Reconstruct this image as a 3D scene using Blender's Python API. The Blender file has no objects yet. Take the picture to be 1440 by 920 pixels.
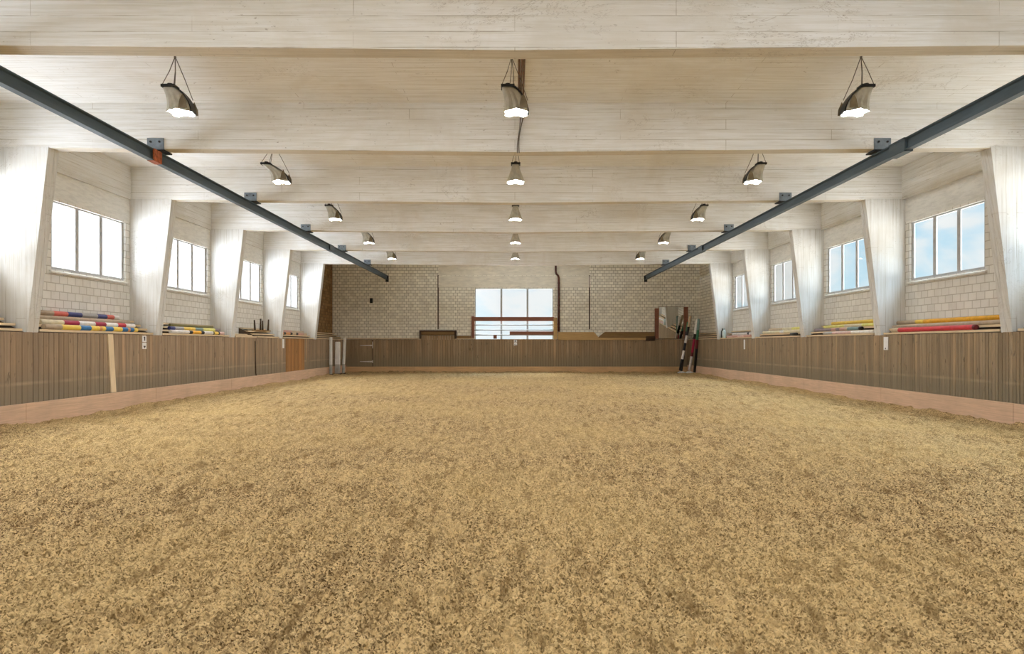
import bpy, bmesh, math, random
import numpy as np
from mathutils import Vector, Matrix

random.seed(7)
SC = bpy.context.scene
COL = SC.collection
PI = math.pi

# ------------------------------------------------------------------ sizes of the hall (metres)
EYE = 1.62
YF, YN = 40.0, -6.2                    # far and near end wall
KL, KR = -9.9, 10.1                    # kick wall faces
WL, WR = -10.65, 10.8                  # outer wall inner faces
ZC = 6.54                              # ceiling
FR = [9.1 + 5 * k for k in range(-3, 6)]   # portal frame centres
FR[3] = 9.27                           # the first one in view stands a little further in
FT = 0.15                              # half thickness of a frame
VISF = [y for y in FR if y > 8]
KZ = 1.88                              # kick wall height


def soffit(x):
    return 5.54 + 0.09 * min(1.0, abs(x) / 10.0)


# ------------------------------------------------------------------ node helpers
class N:
    def __init__(self, nt):
        self.nt = nt

    def add(self, t, **kw):
        n = self.nt.nodes.new(t)
        for k, v in kw.items():
            if k.startswith('_'):
                setattr(n, k[1:], v)
        return n

    def link(self, a, b):
        self.nt.links.new(a, b)

    def val(self, sock, v):
        if hasattr(v, 'is_linked') or isinstance(v, bpy.types.NodeSocket):
            self.link(v, sock)
        else:
            sock.default_value = v

    def math(self, op, a, b=0.0, c=None, clamp=False):
        n = self.add('ShaderNodeMath', _operation=op, _use_clamp=clamp)
        self.val(n.inputs[0], a)
        self.val(n.inputs[1], b)
        if c is not None:
            self.val(n.inputs[2], c)
        return n.outputs[0]

    def mix(self, f, a, b, mode='MIX'):
        n = self.add('ShaderNodeMix', _data_type='RGBA', _blend_type=mode)
        self.val(n.inputs[0], f)
        self.val(n.inputs[6], c4(a) if isinstance(a, tuple) else a)
        self.val(n.inputs[7], c4(b) if isinstance(b, tuple) else b)
        return n.outputs[2]

    def noise(self, vec, scale=5.0, detail=3.0, rough=0.55, dist=0.0, col=False):
        n = self.add('ShaderNodeTexNoise')
        if vec is not None:
            self.link(vec, n.inputs['Vector'])
        n.inputs['Scale'].default_value = scale
        n.inputs['Detail'].default_value = detail
        n.inputs['Roughness'].default_value = rough
        n.inputs['Distortion'].default_value = dist
        return n.outputs['Color'] if col else n.outputs['Fac']

    def mapr(self, v, a, b, c=0.0, d=1.0, smooth=False):
        n = self.add('ShaderNodeMapRange')
        if smooth:
            n.interpolation_type = 'SMOOTHSTEP'
        self.val(n.inputs['Value'], v)
        n.inputs['From Min'].default_value = a
        n.inputs['From Max'].default_value = b
        n.inputs['To Min'].default_value = c
        n.inputs['To Max'].default_value = d
        return n.outputs['Result']

    def pos(self):
        return self.add('ShaderNodeNewGeometry').outputs['Position']

    def obj(self):
        return self.add('ShaderNodeTexCoord').outputs['Object']

    def scale(self, vec, s):
        n = self.add('ShaderNodeVectorMath', _operation='MULTIPLY')
        self.link(vec, n.inputs[0])
        n.inputs[1].default_value = s
        return n.outputs[0]

    def sep(self, vec):
        n = self.add('ShaderNodeSeparateXYZ')
        self.link(vec, n.inputs[0])
        return n.outputs

    def comb(self, x, y, z):
        n = self.add('ShaderNodeCombineXYZ')
        for i, v in enumerate((x, y, z)):
            self.val(n.inputs[i], v)
        return n.outputs[0]

    def bump(self, h, strength=0.3, dist=0.02, normal=None):
        n = self.add('ShaderNodeBump')
        n.inputs['Strength'].default_value = strength
        n.inputs['Distance'].default_value = dist
        self.link(h, n.inputs['Height'])
        if normal is not None:
            self.link(normal, n.inputs['Normal'])
        return n.outputs[0]


def c4(c):
    return (c[0], c[1], c[2], 1.0)


def srgb(r, g, b):
    f = lambda v: (v / 255.0 / 12.92) if v <= 10 else ((v / 255.0 + 0.055) / 1.055) ** 2.4
    return (f(r), f(g), f(b))


def newmat(name, rough=0.7, metal=0.0, spec=0.35):
    m = bpy.data.materials.new(name)
    m.use_nodes = True
    nt = m.node_tree
    p = nt.nodes.get('Principled BSDF')
    p.inputs['Roughness'].default_value = rough
    p.inputs['Metallic'].default_value = metal
    p.inputs['Specular IOR Level'].default_value = spec
    return m, N(nt), p


def mottled(name, col, var=0.12, scale=6.0, rough=0.6, metal=0.0, bump=0.0, stretch=(1, 1, 1), spec=0.35):
    m, n, p = newmat(name, rough, metal, spec)
    f = n.noise(n.scale(n.obj(), stretch), scale, 4, 0.6)
    dark = tuple(c * (1 - 2 * var) for c in col)
    lite = tuple(min(1, c * (1 + 1.2 * var)) for c in col)
    n.link(n.mix(n.mapr(f, 0.3, 0.7), dark, lite), p.inputs['Base Color'])
    if bump:
        n.link(n.bump(f, bump, 0.01), p.inputs['Normal'])
    return m


# ------------------------------------------------------------------ materials
def whitewash(name, axis, base=(0.835, 0.835, 0.825)):
    """lime-washed, board-marked concrete; axis 'x' = boards along the hall's width, 'z' = upright boards"""
    m, n, p = newmat(name, 0.85, 0, 0.2)
    P = n.pos()
    x, y, z = n.sep(P)
    if axis == 'x':
        u, v = x, n.math('ADD', y, z)
    elif axis == 'y':
        u, v = y, n.math('ADD', x, z)
    else:
        u, v = z, n.math('ADD', x, y)
    uv = n.comb(u, v, 0.0)
    br = n.add('ShaderNodeTexBrick')
    n.link(uv, br.inputs['Vector'])
    br.inputs['Scale'].default_value = 1.0
    br.inputs['Brick Width'].default_value = 4.3
    br.inputs['Row Height'].default_value = 0.21
    br.inputs['Mortar Size'].default_value = 0.006
    br.inputs['Mortar Smooth'].default_value = 0.6
    br.inputs['Color1'].default_value = (0.42, 0.42, 0.42, 1)
    br.inputs['Color2'].default_value = (0.6, 0.6, 0.6, 1)
    br.inputs['Mortar'].default_value = (0.5, 0.5, 0.5, 1)
    grain = n.noise(n.comb(n.math('MULTIPLY', u, 0.5), n.math('MULTIPLY', v, 14.0), 0.0), 1.6, 5, 0.65, 0.4)
    big = n.noise(P, 0.55, 5, 0.62, 0.6)
    spots = n.noise(n.scale(P, (1.3, 1.3, 3.0)), 9.0, 5, 0.7)
    c = n.mix(n.mapr(grain, 0.42, 0.68), base, tuple(k * f for k, f in zip(base, (0.83, 0.81, 0.76))))
    c = n.mix(n.mapr(big, 0.47, 0.72, 0, 0.85), c, tuple(k * f for k, f in zip(base, (0.82, 0.775, 0.70))))
    c = n.mix(n.mapr(br.outputs['Color'], 0.4, 0.62, 0, 0.10), c, tuple(k * 0.72 for k in base))
    c = n.mix(n.math('MULTIPLY', br.outputs['Fac'], n.mapr(n.noise(P, 1.3, 3, 0.6), 0.42, 0.6, 0.05, 0.8)), c, (0.33, 0.28, 0.21))
    c = n.mix(n.math('MULTIPLY', n.mapr(spots, 0.62, 0.70, 0, 0.8), n.mapr(n.noise(P, 0.9, 2, 0.5), 0.5, 0.62)), c, (0.27, 0.23, 0.18))
    # thin crooked cracks
    ck = n.noise(n.scale(P, (0.5, 0.5, 1.1)), 1.1, 7, 0.72, 1.2)
    crack = n.math('MULTIPLY', n.mapr(n.math('ABSOLUTE', n.math('SUBTRACT', ck, 0.5)), 0.0, 0.006, 1.0, 0.0),
                   n.mapr(n.noise(P, 0.5, 2, 0.5), 0.53, 0.62, 0.0, 0.55))
    c = n.mix(crack, c, (0.25, 0.2, 0.15))
    n.link(c, p.inputs['Base Color'])
    h = n.math('ADD', n.math('MULTIPLY', grain, 0.6), n.math('MULTIPLY', br.outputs['Fac'], -0.5))
    n.link(n.bump(h, 0.35, 0.012), p.inputs['Normal'])
    return m


def brickwall(name, base, mortar, plaster=None, zsplit=None, row=0.19, wid=0.29, dirt=0.5, varr=0.1, stain=(0.30, 0.22, 0.12)):
    m, n, p = newmat(name, 0.9, 0, 0.15)
    P = n.pos()
    x, y, z = n.sep(P)
    u = n.math('ADD', x, y)
    br = n.add('ShaderNodeTexBrick')
    n.link(n.comb(u, z, 0.0), br.inputs['Vector'])
    br.inputs['Scale'].default_value = 1.0
    br.inputs['Brick Width'].default_value = wid
    br.inputs['Row Height'].default_value = row
    br.inputs['Mortar Size'].default_value = 0.011
    br.inputs['Mortar Smooth'].default_value = 0.35
    br.inputs['Bias'].default_value = 0.0
    br.inputs['Color1'].default_value = c4(tuple(k * (1 - varr) for k in base))
    br.inputs['Color2'].default_value = c4(tuple(min(1, k * (1 + varr)) for k in base))
    br.inputs['Mortar'].default_value = c4(mortar)
    f = n.noise(P, 2.2, 5, 0.65, 0.3)
    c = n.mix(n.mapr(f, 0.48, 0.75, 0, dirt), br.outputs['Color'], stain)
    fac = br.outputs['Fac']
    if zsplit:
        t = n.mapr(z, zsplit, zsplit + 0.02)
        g = n.noise(n.scale(P, (1, 1, 5)), 3.0, 5, 0.65, 0.4)
        pl = n.mix(n.mapr(g, 0.42, 0.72), plaster, tuple(k * 0.80 for k in plaster))
        c = n.mix(t, c, pl)
        fac = n.math('MULTIPLY', fac, n.math('SUBTRACT', 1.0, t))
    n.link(c, p.inputs['Base Color'])
    h = n.math('ADD', n.math('MULTIPLY', fac, -1.0), n.math('MULTIPLY', n.noise(P, 30, 3), 0.3))
    n.link(n.bump(h, 0.5, 0.015), p.inputs['Normal'])
    return m


def plankwood(name, base, var=0.35, pitch=0.14, low=None, line=False, along='y'):
    """upright planks; tone changes from plank to plank, knots and long grain; grey wear low down"""
    m, n, p = newmat(name, 0.75, 0, 0.25)
    P = n.pos()
    x, y, z = n.sep(P)
    u = y if along == 'y' else x
    idx = n.math('FLOOR', n.math('DIVIDE', u, pitch))
    wn = n.add('ShaderNodeTexWhiteNoise', _noise_dimensions='1D')
    n.link(idx, wn.inputs['W'])
    tone = wn.outputs['Value']
    grain = n.noise(n.comb(n.math('MULTIPLY', u, 26.0), n.math('MULTIPLY', z, 1.1), n.math('MULTIPLY', idx, 3.7)), 1.0, 5, 0.65, 0.8)
    knots = n.noise(n.comb(n.math('MULTIPLY', u, 9.0), n.math('MULTIPLY', z, 2.6), idx), 1.0, 3, 0.6)
    c = n.mix(n.mapr(grain, 0.3, 0.72), tuple(min(1, k * 1.22) for k in base), tuple(k * 0.62 for k in base))
    c = n.mix(n.mapr(tone, 0, 0.8, 0, var * 1.5), c, tuple(k * f for k, f in zip(base, (0.60, 0.56, 0.5))))
    c = n.mix(n.mapr(tone, 0.8, 1, 0, 0.75), c, tuple(min(1, k * f) for k, f in zip(base, (1.45, 1.32, 1.2))))
    c = n.mix(n.mapr(knots, 0.63, 0.70, 0, 0.85), c, tuple(k * 0.3 for k in base))
    streak = n.noise(n.comb(n.math('MULTIPLY', u, 4.5), n.math('MULTIPLY', z, 0.25), 2.0), 1.0, 4, 0.6)
    c = n.mix(n.mapr(streak, 0.46, 0.66, 0, 0.7), c, tuple(k * 0.55 for k in base))
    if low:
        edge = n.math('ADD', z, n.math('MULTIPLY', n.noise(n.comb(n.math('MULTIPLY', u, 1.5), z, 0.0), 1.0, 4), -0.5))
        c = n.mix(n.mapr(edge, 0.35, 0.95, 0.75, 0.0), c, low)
        if line:
            d = n.math('ABSOLUTE', n.math('SUBTRACT', z, n.math('ADD', 0.80, n.math('MULTIPLY', n.noise(n.comb(u, 0.0, 0.0), 0.35, 2), 0.06))))
            c = n.mix(n.math('MULTIPLY', n.mapr(d, 0.0, 0.05, 0.3, 0.0), n.mapr(n.noise(P, 1.2, 3), 0.35, 0.6)), c, tuple(min(1, k * 1.7) for k in base))
    n.link(c, p.inputs['Base Color'])
    n.link(n.bump(grain, 0.25, 0.006), p.inputs['Normal'])
    return m


def boardwood(name, base, var=0.2, axis=(1, 1, 1)):
    m, n, p = newmat(name, 0.7, 0, 0.25)
    P = n.pos()
    g = n.noise(n.scale(P, axis), 3.0, 5, 0.65, 0.6)
    b = n.noise(P, 0.8, 4, 0.6)
    c = n.mix(n.mapr(g, 0.35, 0.7), tuple(min(1, k * (1 + var)) for k in base), tuple(k * (1 - var) for k in base))
    c = n.mix(n.mapr(b, 0.45, 0.75, 0, 0.5), c, tuple(k * 0.68 for k in base))
    n.link(c, p.inputs['Base Color'])
    n.link(n.bump(g, 0.2, 0.006), p.inputs['Normal'])
    return m


def sandmat():
    m, n, p = newmat('riding_sand', 0.95, 0, 0.1)
    P = n.pos()
    bits = n.noise(P, 30.0, 5, 0.78, 1.2)
    clump = n.noise(P, 9.0, 5, 0.75, 0.8)
    mid = n.noise(P, 1.6, 4, 0.65, 0.5)
    wide = n.noise(P, 0.22, 3, 0.55)
    relief_streak = n.noise(n.scale(P, (6.5, 1.5, 3.0)), 1.0, 5, 0.72, 0.5)      # shading of the sand's relief, painted as lengthwise dark and light streaks
    wv = n.add('ShaderNodeVectorMath', _operation='ADD')
    n.link(P, wv.inputs[0])
    wn = n.add('ShaderNodeVectorMath', _operation='SCALE')
    n.link(n.noise(P, 40.0, 3, 0.7, 0.0, True), wn.inputs[0])
    wn.inputs['Scale'].default_value = 0.03
    n.link(wn.outputs[0], wv.inputs[1])

    def chips(scale, lo, hi):
        v = n.add('ShaderNodeTexVoronoi', _feature='F1')
        n.link(wv.outputs[0], v.inputs['Vector'])
        v.inputs['Scale'].default_value = scale
        r = n.sep(v.outputs['Color'])[0]
        return n.mapr(r, lo, hi), v.outputs['Distance']
    ch1, d1 = chips(85.0, 0.05, 0.6)
    ch2, d2 = chips(36.0, 0.0, 0.3)
    c = n.mix(n.math('MULTIPLY', ch1, n.mapr(ch2, 0, 1, 0.45, 1.0)), SAND_D, SAND_L)  # pale chips and dark soil bits; the contrast also paints shade between grains
    c = n.mix(n.mapr(bits, 0.36, 0.46, 0.55, 0.0), c, SAND_D)
    c = n.mix(n.mapr(clump, 0.55, 0.64, 0, 0.55), c, SAND_B)
    c = n.mix(n.mapr(relief_streak, 0.53, 0.63, 0, 0.6), c, SAND_B)
    c = n.mix(n.mapr(relief_streak, 0.46, 0.36, 0, 0.45), c, SAND_L)
    c = n.mix(n.mapr(mid, 0.6, 0.75, 0, 0.3), c, SAND_B)
    c = n.mix(n.mapr(wide, 0.4, 0.7, 0, 0.35), c, tuple(min(1, k * f) for k, f in zip(SAND_L, (1.0, 1.0, 0.85))))
    n.link(c, p.inputs['Base Color'])
    h = n.math('ADD', n.math('ADD', n.math('MULTIPLY', bits, 0.5), n.math('MULTIPLY', ch1, 0.12)), n.math('ADD', n.math('MULTIPLY', clump, 0.9), n.math('MULTIPLY', ch2, 0.15)))
    n.link(n.bump(h, 1.0, 0.014), p.inputs['Normal'])
    return m


SAND_L = (0.67, 0.475, 0.23)
SAND_D = (0.07, 0.036, 0.010)
SAND_B = (0.15, 0.083, 0.027)

M = {}
M['wash_x'] = whitewash('whitewashed_concrete', 'x')
M['soffit'] = whitewash('tan_beam_underside', 'x', (0.66, 0.615, 0.53))
M['wash_y'] = whitewash('whitewashed_ring_beam', 'y', (0.75, 0.745, 0.72))
M['wash_z'] = whitewash('whitewashed_column', 'z', (0.73, 0.73, 0.72))
M['brick_side'] = brickwall('white_block_wall', (0.76, 0.745, 0.70), (0.50, 0.47, 0.41), (0.74, 0.725, 0.68), 5.0, dirt=0.15, varr=0.05)
M['brick_end'] = brickwall('white_end_brick', (0.86, 0.835, 0.745), (0.34, 0.31, 0.25), row=0.165, wid=0.26, dirt=0.25, varr=0.10)
M['brick_brown'] = brickwall('bare_brown_brick', (0.27, 0.16, 0.075), (0.14, 0.10, 0.06), row=0.165, wid=0.26, dirt=0.4, varr=0.3)
M['plaster_end'] = mottled('cream_lintel_plaster', (0.78, 0.745, 0.65), 0.08, 2.0, 0.9, 0, 0.1, (1, 1, 4))
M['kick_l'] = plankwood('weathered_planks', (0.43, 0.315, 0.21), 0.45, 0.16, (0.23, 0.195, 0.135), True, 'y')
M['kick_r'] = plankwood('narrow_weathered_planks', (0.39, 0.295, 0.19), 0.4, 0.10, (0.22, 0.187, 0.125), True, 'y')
M['kick_e'] = plankwood('end_planks', (0.42, 0.305, 0.19), 0.5, 0.15, (0.25, 0.205, 0.13), False, 'x')
M['orange_wood'] = plankwood('orange_door_planks', (0.42, 0.215, 0.082), 0.3, 0.2, None, False, 'y')
M['base_wood'] = boardwood('pinkish_base_board', (0.68, 0.47, 0.32), 0.14, (0.4, 0.4, 12))
M['base_end'] = boardwood('ochre_base_board', (0.60, 0.38, 0.19), 0.2, (0.4, 0.4, 12))
M['slat'] = boardwood('cream_slat_wood', (0.72, 0.57, 0.37), 0.16, (6, 0.4, 8))
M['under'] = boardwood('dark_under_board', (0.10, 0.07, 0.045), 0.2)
M['pale_wood'] = boardwood('fresh_pale_plank', (0.82, 0.66, 0.44), 0.08, (12, 12, 0.5))
M['tan_wood'] = boardwood('tan_board', (0.48, 0.32, 0.14), 0.15, (0.5, 6, 10))
M['brown_wood'] = boardwood('brown_board', (0.24, 0.145, 0.06), 0.2, (0.5, 6, 10))
M['dark_wood'] = boardwood('dark_stained_wood', (0.055, 0.032, 0.018), 0.2)
M['red_wood'] = boardwood('reddish_timber', (0.27, 0.115, 0.075), 0.18, (0.6, 6, 8))
M['steel'] = mottled('blue_grey_painted_steel', (0.062, 0.085, 0.098), 0.1, 3.0, 0.6, 0.0, 0, (4, 0.5, 4), 0.3)
M['plate'] = mottled('galvanised_plate', (0.21, 0.25, 0.29), 0.12, 9.0, 0.5, 0.3)
M['rust'] = mottled('rust_primer', (0.42, 0.11, 0.04), 0.3, 14.0, 0.8)
M['black'] = mottled('black_paint', (0.016, 0.016, 0.017), 0.1, 8, 0.5)
M['alu'] = mottled('pleated_aluminium', (0.55, 0.53, 0.46), 0.1, 7, 0.36, 0.85)
M['bronze'] = mottled('dull_bronze_plate', (0.22, 0.17, 0.10), 0.15, 7, 0.45, 0.5)
M['wire'] = mottled('grey_wire', (0.17, 0.15, 0.13), 0.1, 8, 0.5, 0.3)
M['conduit'] = mottled('brown_conduit', (0.17, 0.075, 0.035), 0.25, 8, 0.6)
M['pipe'] = mottled('oxblood_pipe', (0.085, 0.02, 0.014), 0.15, 6, 0.45)
M['frame'] = mottled('white_window_paint', (0.46, 0.46, 0.46), 0.06, 8, 0.5)
M['frame_dim'] = mottled('grey_window_paint', (0.40, 0.42, 0.42), 0.06, 8, 0.5)
M['sill'] = mottled('window_sill_concrete', (0.68, 0.66, 0.61), 0.08, 6, 0.8)
M['placard'] = mottled('white_enamel', (0.86, 0.86, 0.86), 0.03, 6, 0.4)
M['mark'] = mottled('placard_ink', (0.05, 0.05, 0.06), 0.05, 6, 0.6)
M['postwhite'] = mottled('scuffed_white_paint', (0.78, 0.77, 0.73), 0.08, 3, 0.6)
M['postgrey'] = mottled('dirty_white_paint', (0.42, 0.40, 0.35), 0.12, 5, 0.7)
M['hinge'] = mottled('zinc_hinge', (0.72, 0.68, 0.62), 0.08, 8, 0.4, 0.3)
for k, c in dict(red=(0.62, 0.045, 0.06), crimson=(0.40, 0.02, 0.06), blue=(0.035, 0.17, 0.42), navy=(0.05, 0.06, 0.20), yellow=(0.86, 0.62, 0.10),
                 amber=(0.85, 0.45, 0.04), white=(0.83, 0.80, 0.77), pink=(0.72, 0.50, 0.47), coral=(0.72, 0.16, 0.12), grey=(0.40, 0.38, 0.36),
                 mauve=(0.27, 0.21, 0.23), teal=(0.20, 0.30, 0.28), green=(0.05, 0.20, 0.11), lemon=(0.78, 0.74, 0.22), tan=(0.58, 0.45, 0.30),
                 cream=(0.76, 0.68, 0.48), jet=(0.012, 0.011, 0.012), bare=(0.47, 0.37, 0.26), rose=(0.62, 0.36, 0.30), olive=(0.20, 0.17, 0.05),
                 orange=(0.66, 0.30, 0.11), maroon=(0.14, 0.018, 0.025)).items():
    M['p_' + k] = mottled('pole_paint_' + k, c, 0.08, 9, 0.45)


def glassmat():
    m = bpy.data.materials.new('window_glass')
    m.use_nodes = True
    nt = m.node_tree
    nt.nodes.clear()
    n = N(nt)
    out = n.add('ShaderNodeOutputMaterial')
    tr = n.add('ShaderNodeBsdfTransparent')
    tr.inputs[0].default_value = (0.95, 0.97, 0.97, 1)
    gl = n.add('ShaderNodeBsdfGlossy')
    gl.inputs['Roughness'].default_value = 0.02
    mx = n.add('ShaderNodeMixShader')
    lw = n.add('ShaderNodeLayerWeight')
    lw.inputs[0].default_value = 0.08
    n.link(n.math('MULTIPLY', lw.outputs['Fresnel'], 0.5), mx.inputs[0])
    n.link(tr.outputs[0], mx.inputs[1])
    n.link(gl.outputs[0], mx.inputs[2])
    n.link(mx.outputs[0], out.inputs[0])
    return m


M['glass'] = glassmat()
m, n_, p_ = newmat('mirror_silver', 0.02, 1.0)
p_.inputs['Base Color'].default_value = (0.88, 0.89, 0.88, 1)
M['mirror'] = m
m, n_, p_ = newmat('lit_lamp_glass', 0.3)
p_.inputs['Base Color'].default_value = (0.9, 0.9, 0.9, 1)
p_.inputs['Emission Color'].default_value = (0.92, 0.965, 1.04, 1)
p_.inputs['Emission Strength'].default_value = 215.0
M['lamp'] = m
M['sand'] = sandmat()


# ------------------------------------------------------------------ mesh builder
class MB:
    def __init__(self):
        self.v, self.f, self.m, self.s = [], [], [], []

    def poly(self, vs, fs, mi=0, smooth=False):
        b = len(self.v)
        self.v += [tuple(v) for v in vs]
        for f in fs:
            self.f.append(tuple(b + i for i in f))
            self.m.append(mi)
            self.s.append(smooth)
        return self

    def box(self, x0, x1, y0, y1, z0, z1, mi=0):
        vs = [(x, y, z) for z in (z0, z1) for y in (y0, y1) for x in (x0, x1)]
        return self.poly(vs, [(0, 2, 3, 1), (4, 5, 7, 6), (0, 1, 5, 4), (2, 6, 7, 3), (0, 4, 6, 2), (1, 3, 7, 5)], mi)

    def obox(self, mat, sx, sy, sz, mi=0):
        vs = [mat @ Vector((x * sx / 2, y * sy / 2, z * sz / 2)) for z in (-1, 1) for y in (-1, 1) for x in (-1, 1)]
        return self.poly(vs, [(0, 2, 3, 1), (4, 5, 7, 6), (0, 1, 5, 4), (2, 6, 7, 3), (0, 4, 6, 2), (1, 3, 7, 5)], mi)

    def prism(self, pts, axis, a, b, mi=0):
        """2-D outline extruded along axis ('x': pts are (y,z); 'y': (x,z))"""
        n = len(pts)
        mk = (lambda p, t: (t, p[0], p[1])) if axis == 'x' else (lambda p, t: (p[0], t, p[1]))
        vs = [mk(p, a) for p in pts] + [mk(p, b) for p in pts]
        fs = [tuple(range(n))[::-1], tuple(range(n, 2 * n))] + [(i, (i + 1) % n, n + (i + 1) % n, n + i) for i in range(n)]
        return self.poly(vs, fs, mi)

    def tube(self, pts, r, seg=10, mi=0, caps=True):
        pts = [Vector(p) for p in pts]
        rings = []
        up = Vector((0, 0, 1))
        for i, p in enumerate(pts):
            d = (pts[min(i + 1, len(pts) - 1)] - pts[max(i - 1, 0)]).normalized()
            ref = up if abs(d.dot(up)) < 0.95 else Vector((1, 0, 0))
            a = d.cross(ref).normalized()
            b = d.cross(a).normalized()
            rr = r[i] if isinstance(r, (list, tuple)) else r
            rings.append([p + a * math.cos(2 * PI * k / seg) * rr + b * math.sin(2 * PI * k / seg) * rr for k in range(seg)])
        for i in range(len(rings) - 1):
            mm = mi[i] if isinstance(mi, (list, tuple)) else mi
            self.poly(rings[i] + rings[i + 1], [(k, (k + 1) % seg, seg + (k + 1) % seg, seg + k) for k in range(seg)], mm, True)
        if caps:
            self.poly(rings[0], [tuple(range(seg))[::-1]], mi[0] if isinstance(mi, (list, tuple)) else mi)
            self.poly(rings[-1], [tuple(range(seg))], mi[-1] if isinstance(mi, (list, tuple)) else mi)
        return self

    def lathe(self, prof, c, seg=20, mi=0):
        rings = [[(c[0] + r * math.cos(2 * PI * k / seg), c[1] + r * math.sin(2 * PI * k / seg), c[2] + z) for k in range(seg)] for r, z in prof]
        for i in range(len(rings) - 1):
            self.poly(rings[i] + rings[i + 1], [(k, (k + 1) % seg, seg + (k + 1) % seg, seg + k) for k in range(seg)], mi, True)
        self.poly(rings[0], [tuple(range(seg))[::-1]], mi)
        self.poly(rings[-1], [tuple(range(seg))], mi)
        return self

    def build(self, name, mats, parent=None, origin=None, bevel=0.0):
        mats = mats if isinstance(mats, (list, tuple)) else [mats]
        o0 = Vector(origin) if origin is not None else Vector((0, 0, 0))
        me = bpy.data.meshes.new(name)
        me.from_pydata([tuple(Vector(v) - o0) for v in self.v], [], self.f)
        for mt in mats:
            me.materials.append(mt)
        me.polygons.foreach_set('material_index', self.m)
        me.polygons.foreach_set('use_smooth', self.s)
        bm = bmesh.new()
        bm.from_mesh(me)
        bmesh.ops.remove_doubles(bm, verts=bm.verts, dist=1e-5)
        bmesh.ops.recalc_face_normals(bm, faces=bm.faces)
        bm.to_mesh(me)
        bm.free()
        o = bpy.data.objects.new(name, me)
        COL.objects.link(o)
        o.location = o0
        if parent is not None:
            o.parent = parent
        if bevel:
            b = o.modifiers.new('edge', 'BEVEL')
            b.width = bevel
            b.segments = 2
            b.limit_method = 'ANGLE'
        return o


def tag(o, label=None, cat=None, group=None, kind=None):
    if label:
        o['label'] = label
    if cat:
        o['category'] = cat
    if group:
        o['group'] = group
    if kind:
        o['kind'] = kind
    return o


def empty(name, loc, label=None, cat=None, group=None, kind=None):
    o = bpy.data.objects.new(name, None)
    COL.objects.link(o)
    o.location = loc
    o.empty_display_size = 0.1
    return tag(o, label, cat, group, kind)


def copy_thing(root, loc):
    r = root.copy()
    COL.objects.link(r)
    r.location = loc
    for ch in list(root.children):
        c = ch.copy()
        COL.objects.link(c)
        c.parent = r
        for g in list(ch.children):
            d = g.copy()
            COL.objects.link(d)
            d.parent = c
    return r


LS = 'on the white corner post side'       # one long side of the hall
RS = 'on the corner mirror side'           # the other long side
ORD = ['first', 'second', 'third', 'fourth', 'fifth', 'sixth', 'seventh', 'eighth', 'ninth']

# ------------------------------------------------------------------ floor of riding sand
rng = np.random.RandomState(3)
LAT = rng.rand(512, 512)


def vnoise(x, y):
    xi, yi = np.floor(x).astype(int), np.floor(y).astype(int)
    fx, fy = x - xi, y - yi
    fx, fy = fx * fx * (3 - 2 * fx), fy * fy * (3 - 2 * fy)
    g = lambda a, b: LAT[a & 511, b & 511]
    return (g(xi, yi) * (1 - fx) + g(xi + 1, yi) * fx) * (1 - fy) + (g(xi, yi + 1) * (1 - fx) + g(xi + 1, yi + 1) * fx) * fy


def rnoise(x, y, s, a):
    ca, sa = math.cos(a), math.sin(a)
    return vnoise((x * ca - y * sa) * s + 31.7 * a, (x * sa + y * ca) * s + 57.1 * a)


def sand_height(x, y, dy):
    fade = lambda s: np.clip(1.6 - dy * s * 1.2, 0.45, 1.0)
    wx = x + 0.05 * (rnoise(x, y, 7, 2.2) - 0.5)
    wy = y + 0.05 * (rnoise(x, y, 7, 1.3) - 0.5)
    tr = 1 - np.abs(2 * rnoise(wx * 1.0, wy * 0.45, 3.2, 0.12) - 1)
    h = 0.06 * (tr ** 2 - 0.35) + 0.05 * (rnoise(x, y, 0.5, 0.4) - 0.5) + 0.035 * (rnoise(x, y, 1.4, 1.0) - 0.5)
    h += 0.035 * (rnoise(wx, wy, 4.0, 0.7) - 0.5) * fade(4.0)
    c1 = 1 - np.abs(2 * rnoise(wx, wy, 9.0, 0.3) - 1)
    c2 = np.abs(2 * rnoise(wx, wy, 17.0, 0.9) - 1)
    c3 = np.sqrt(np.abs(2 * rnoise(wx, wy, 26.0, 1.7) - 1))
    c4_ = np.abs(2 * rnoise(wx, wy, 47.0, 0.2) - 1)
    h += 0.045 * (c1 - 0.5) * fade(7.0) + 0.040 * (c2 - 0.5) * fade(12.0) + 0.042 * (c3 - 0.6) * fade(22.0) + 0.028 * (c4_ - 0.5) * fade(40.0)
    # hoof pits
    pit = np.clip((rnoise(x, y, 2.3, 2.6) - 0.80) * 5.0, 0, 1)
    h -= 0.05 * pit
    # banked up along the kick boards
    e = np.clip(1.0 - np.minimum(np.minimum(x - KL, KR - x), YF - 0.1 - y) / 0.7, 0, 1)
    h += e * e * (0.05 + 0.07 * (rnoise(x, y, 1.1, 0.15) - 0.35))
    return h - 0.02


ys = [YN]
while ys[-1] < YF:
    y = ys[-1]
    if y < 2.3:
        st = 0.12
    else:
        st = max(0.0085, y * y / 1560.0 * 0.75)
    ys.append(y + min(st, 0.45))
ys[-1] = YF
NU = 1100
u = np.linspace(-1, 1, NU)
rows, dys = [], []
for i, y in enumerate(ys):
    a = min(1.0, 0.30 + 0.70 * max(0.0, min(1.0, (abs(y - 2.5) - 1.0) / 10.0)))
    t = a * u + (1 - a) * u ** 3
    xx = np.where(t < 0, t * (-KL + 0.05), t * (KR + 0.05))
    rows.append(np.stack([xx, np.full(NU, y)], 1))
    dys.append(np.full(NU, (ys[min(i + 1, len(ys) - 1)] - ys[max(i - 1, 0)]) / 2))
XY = np.concatenate(rows)
DY = np.maximum(np.concatenate(dys), 0.018)
Z = sand_height(XY[:, 0], XY[:, 1], DY)
V = np.concatenate([XY, Z[:, None]], 1)
nr = len(ys)
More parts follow.
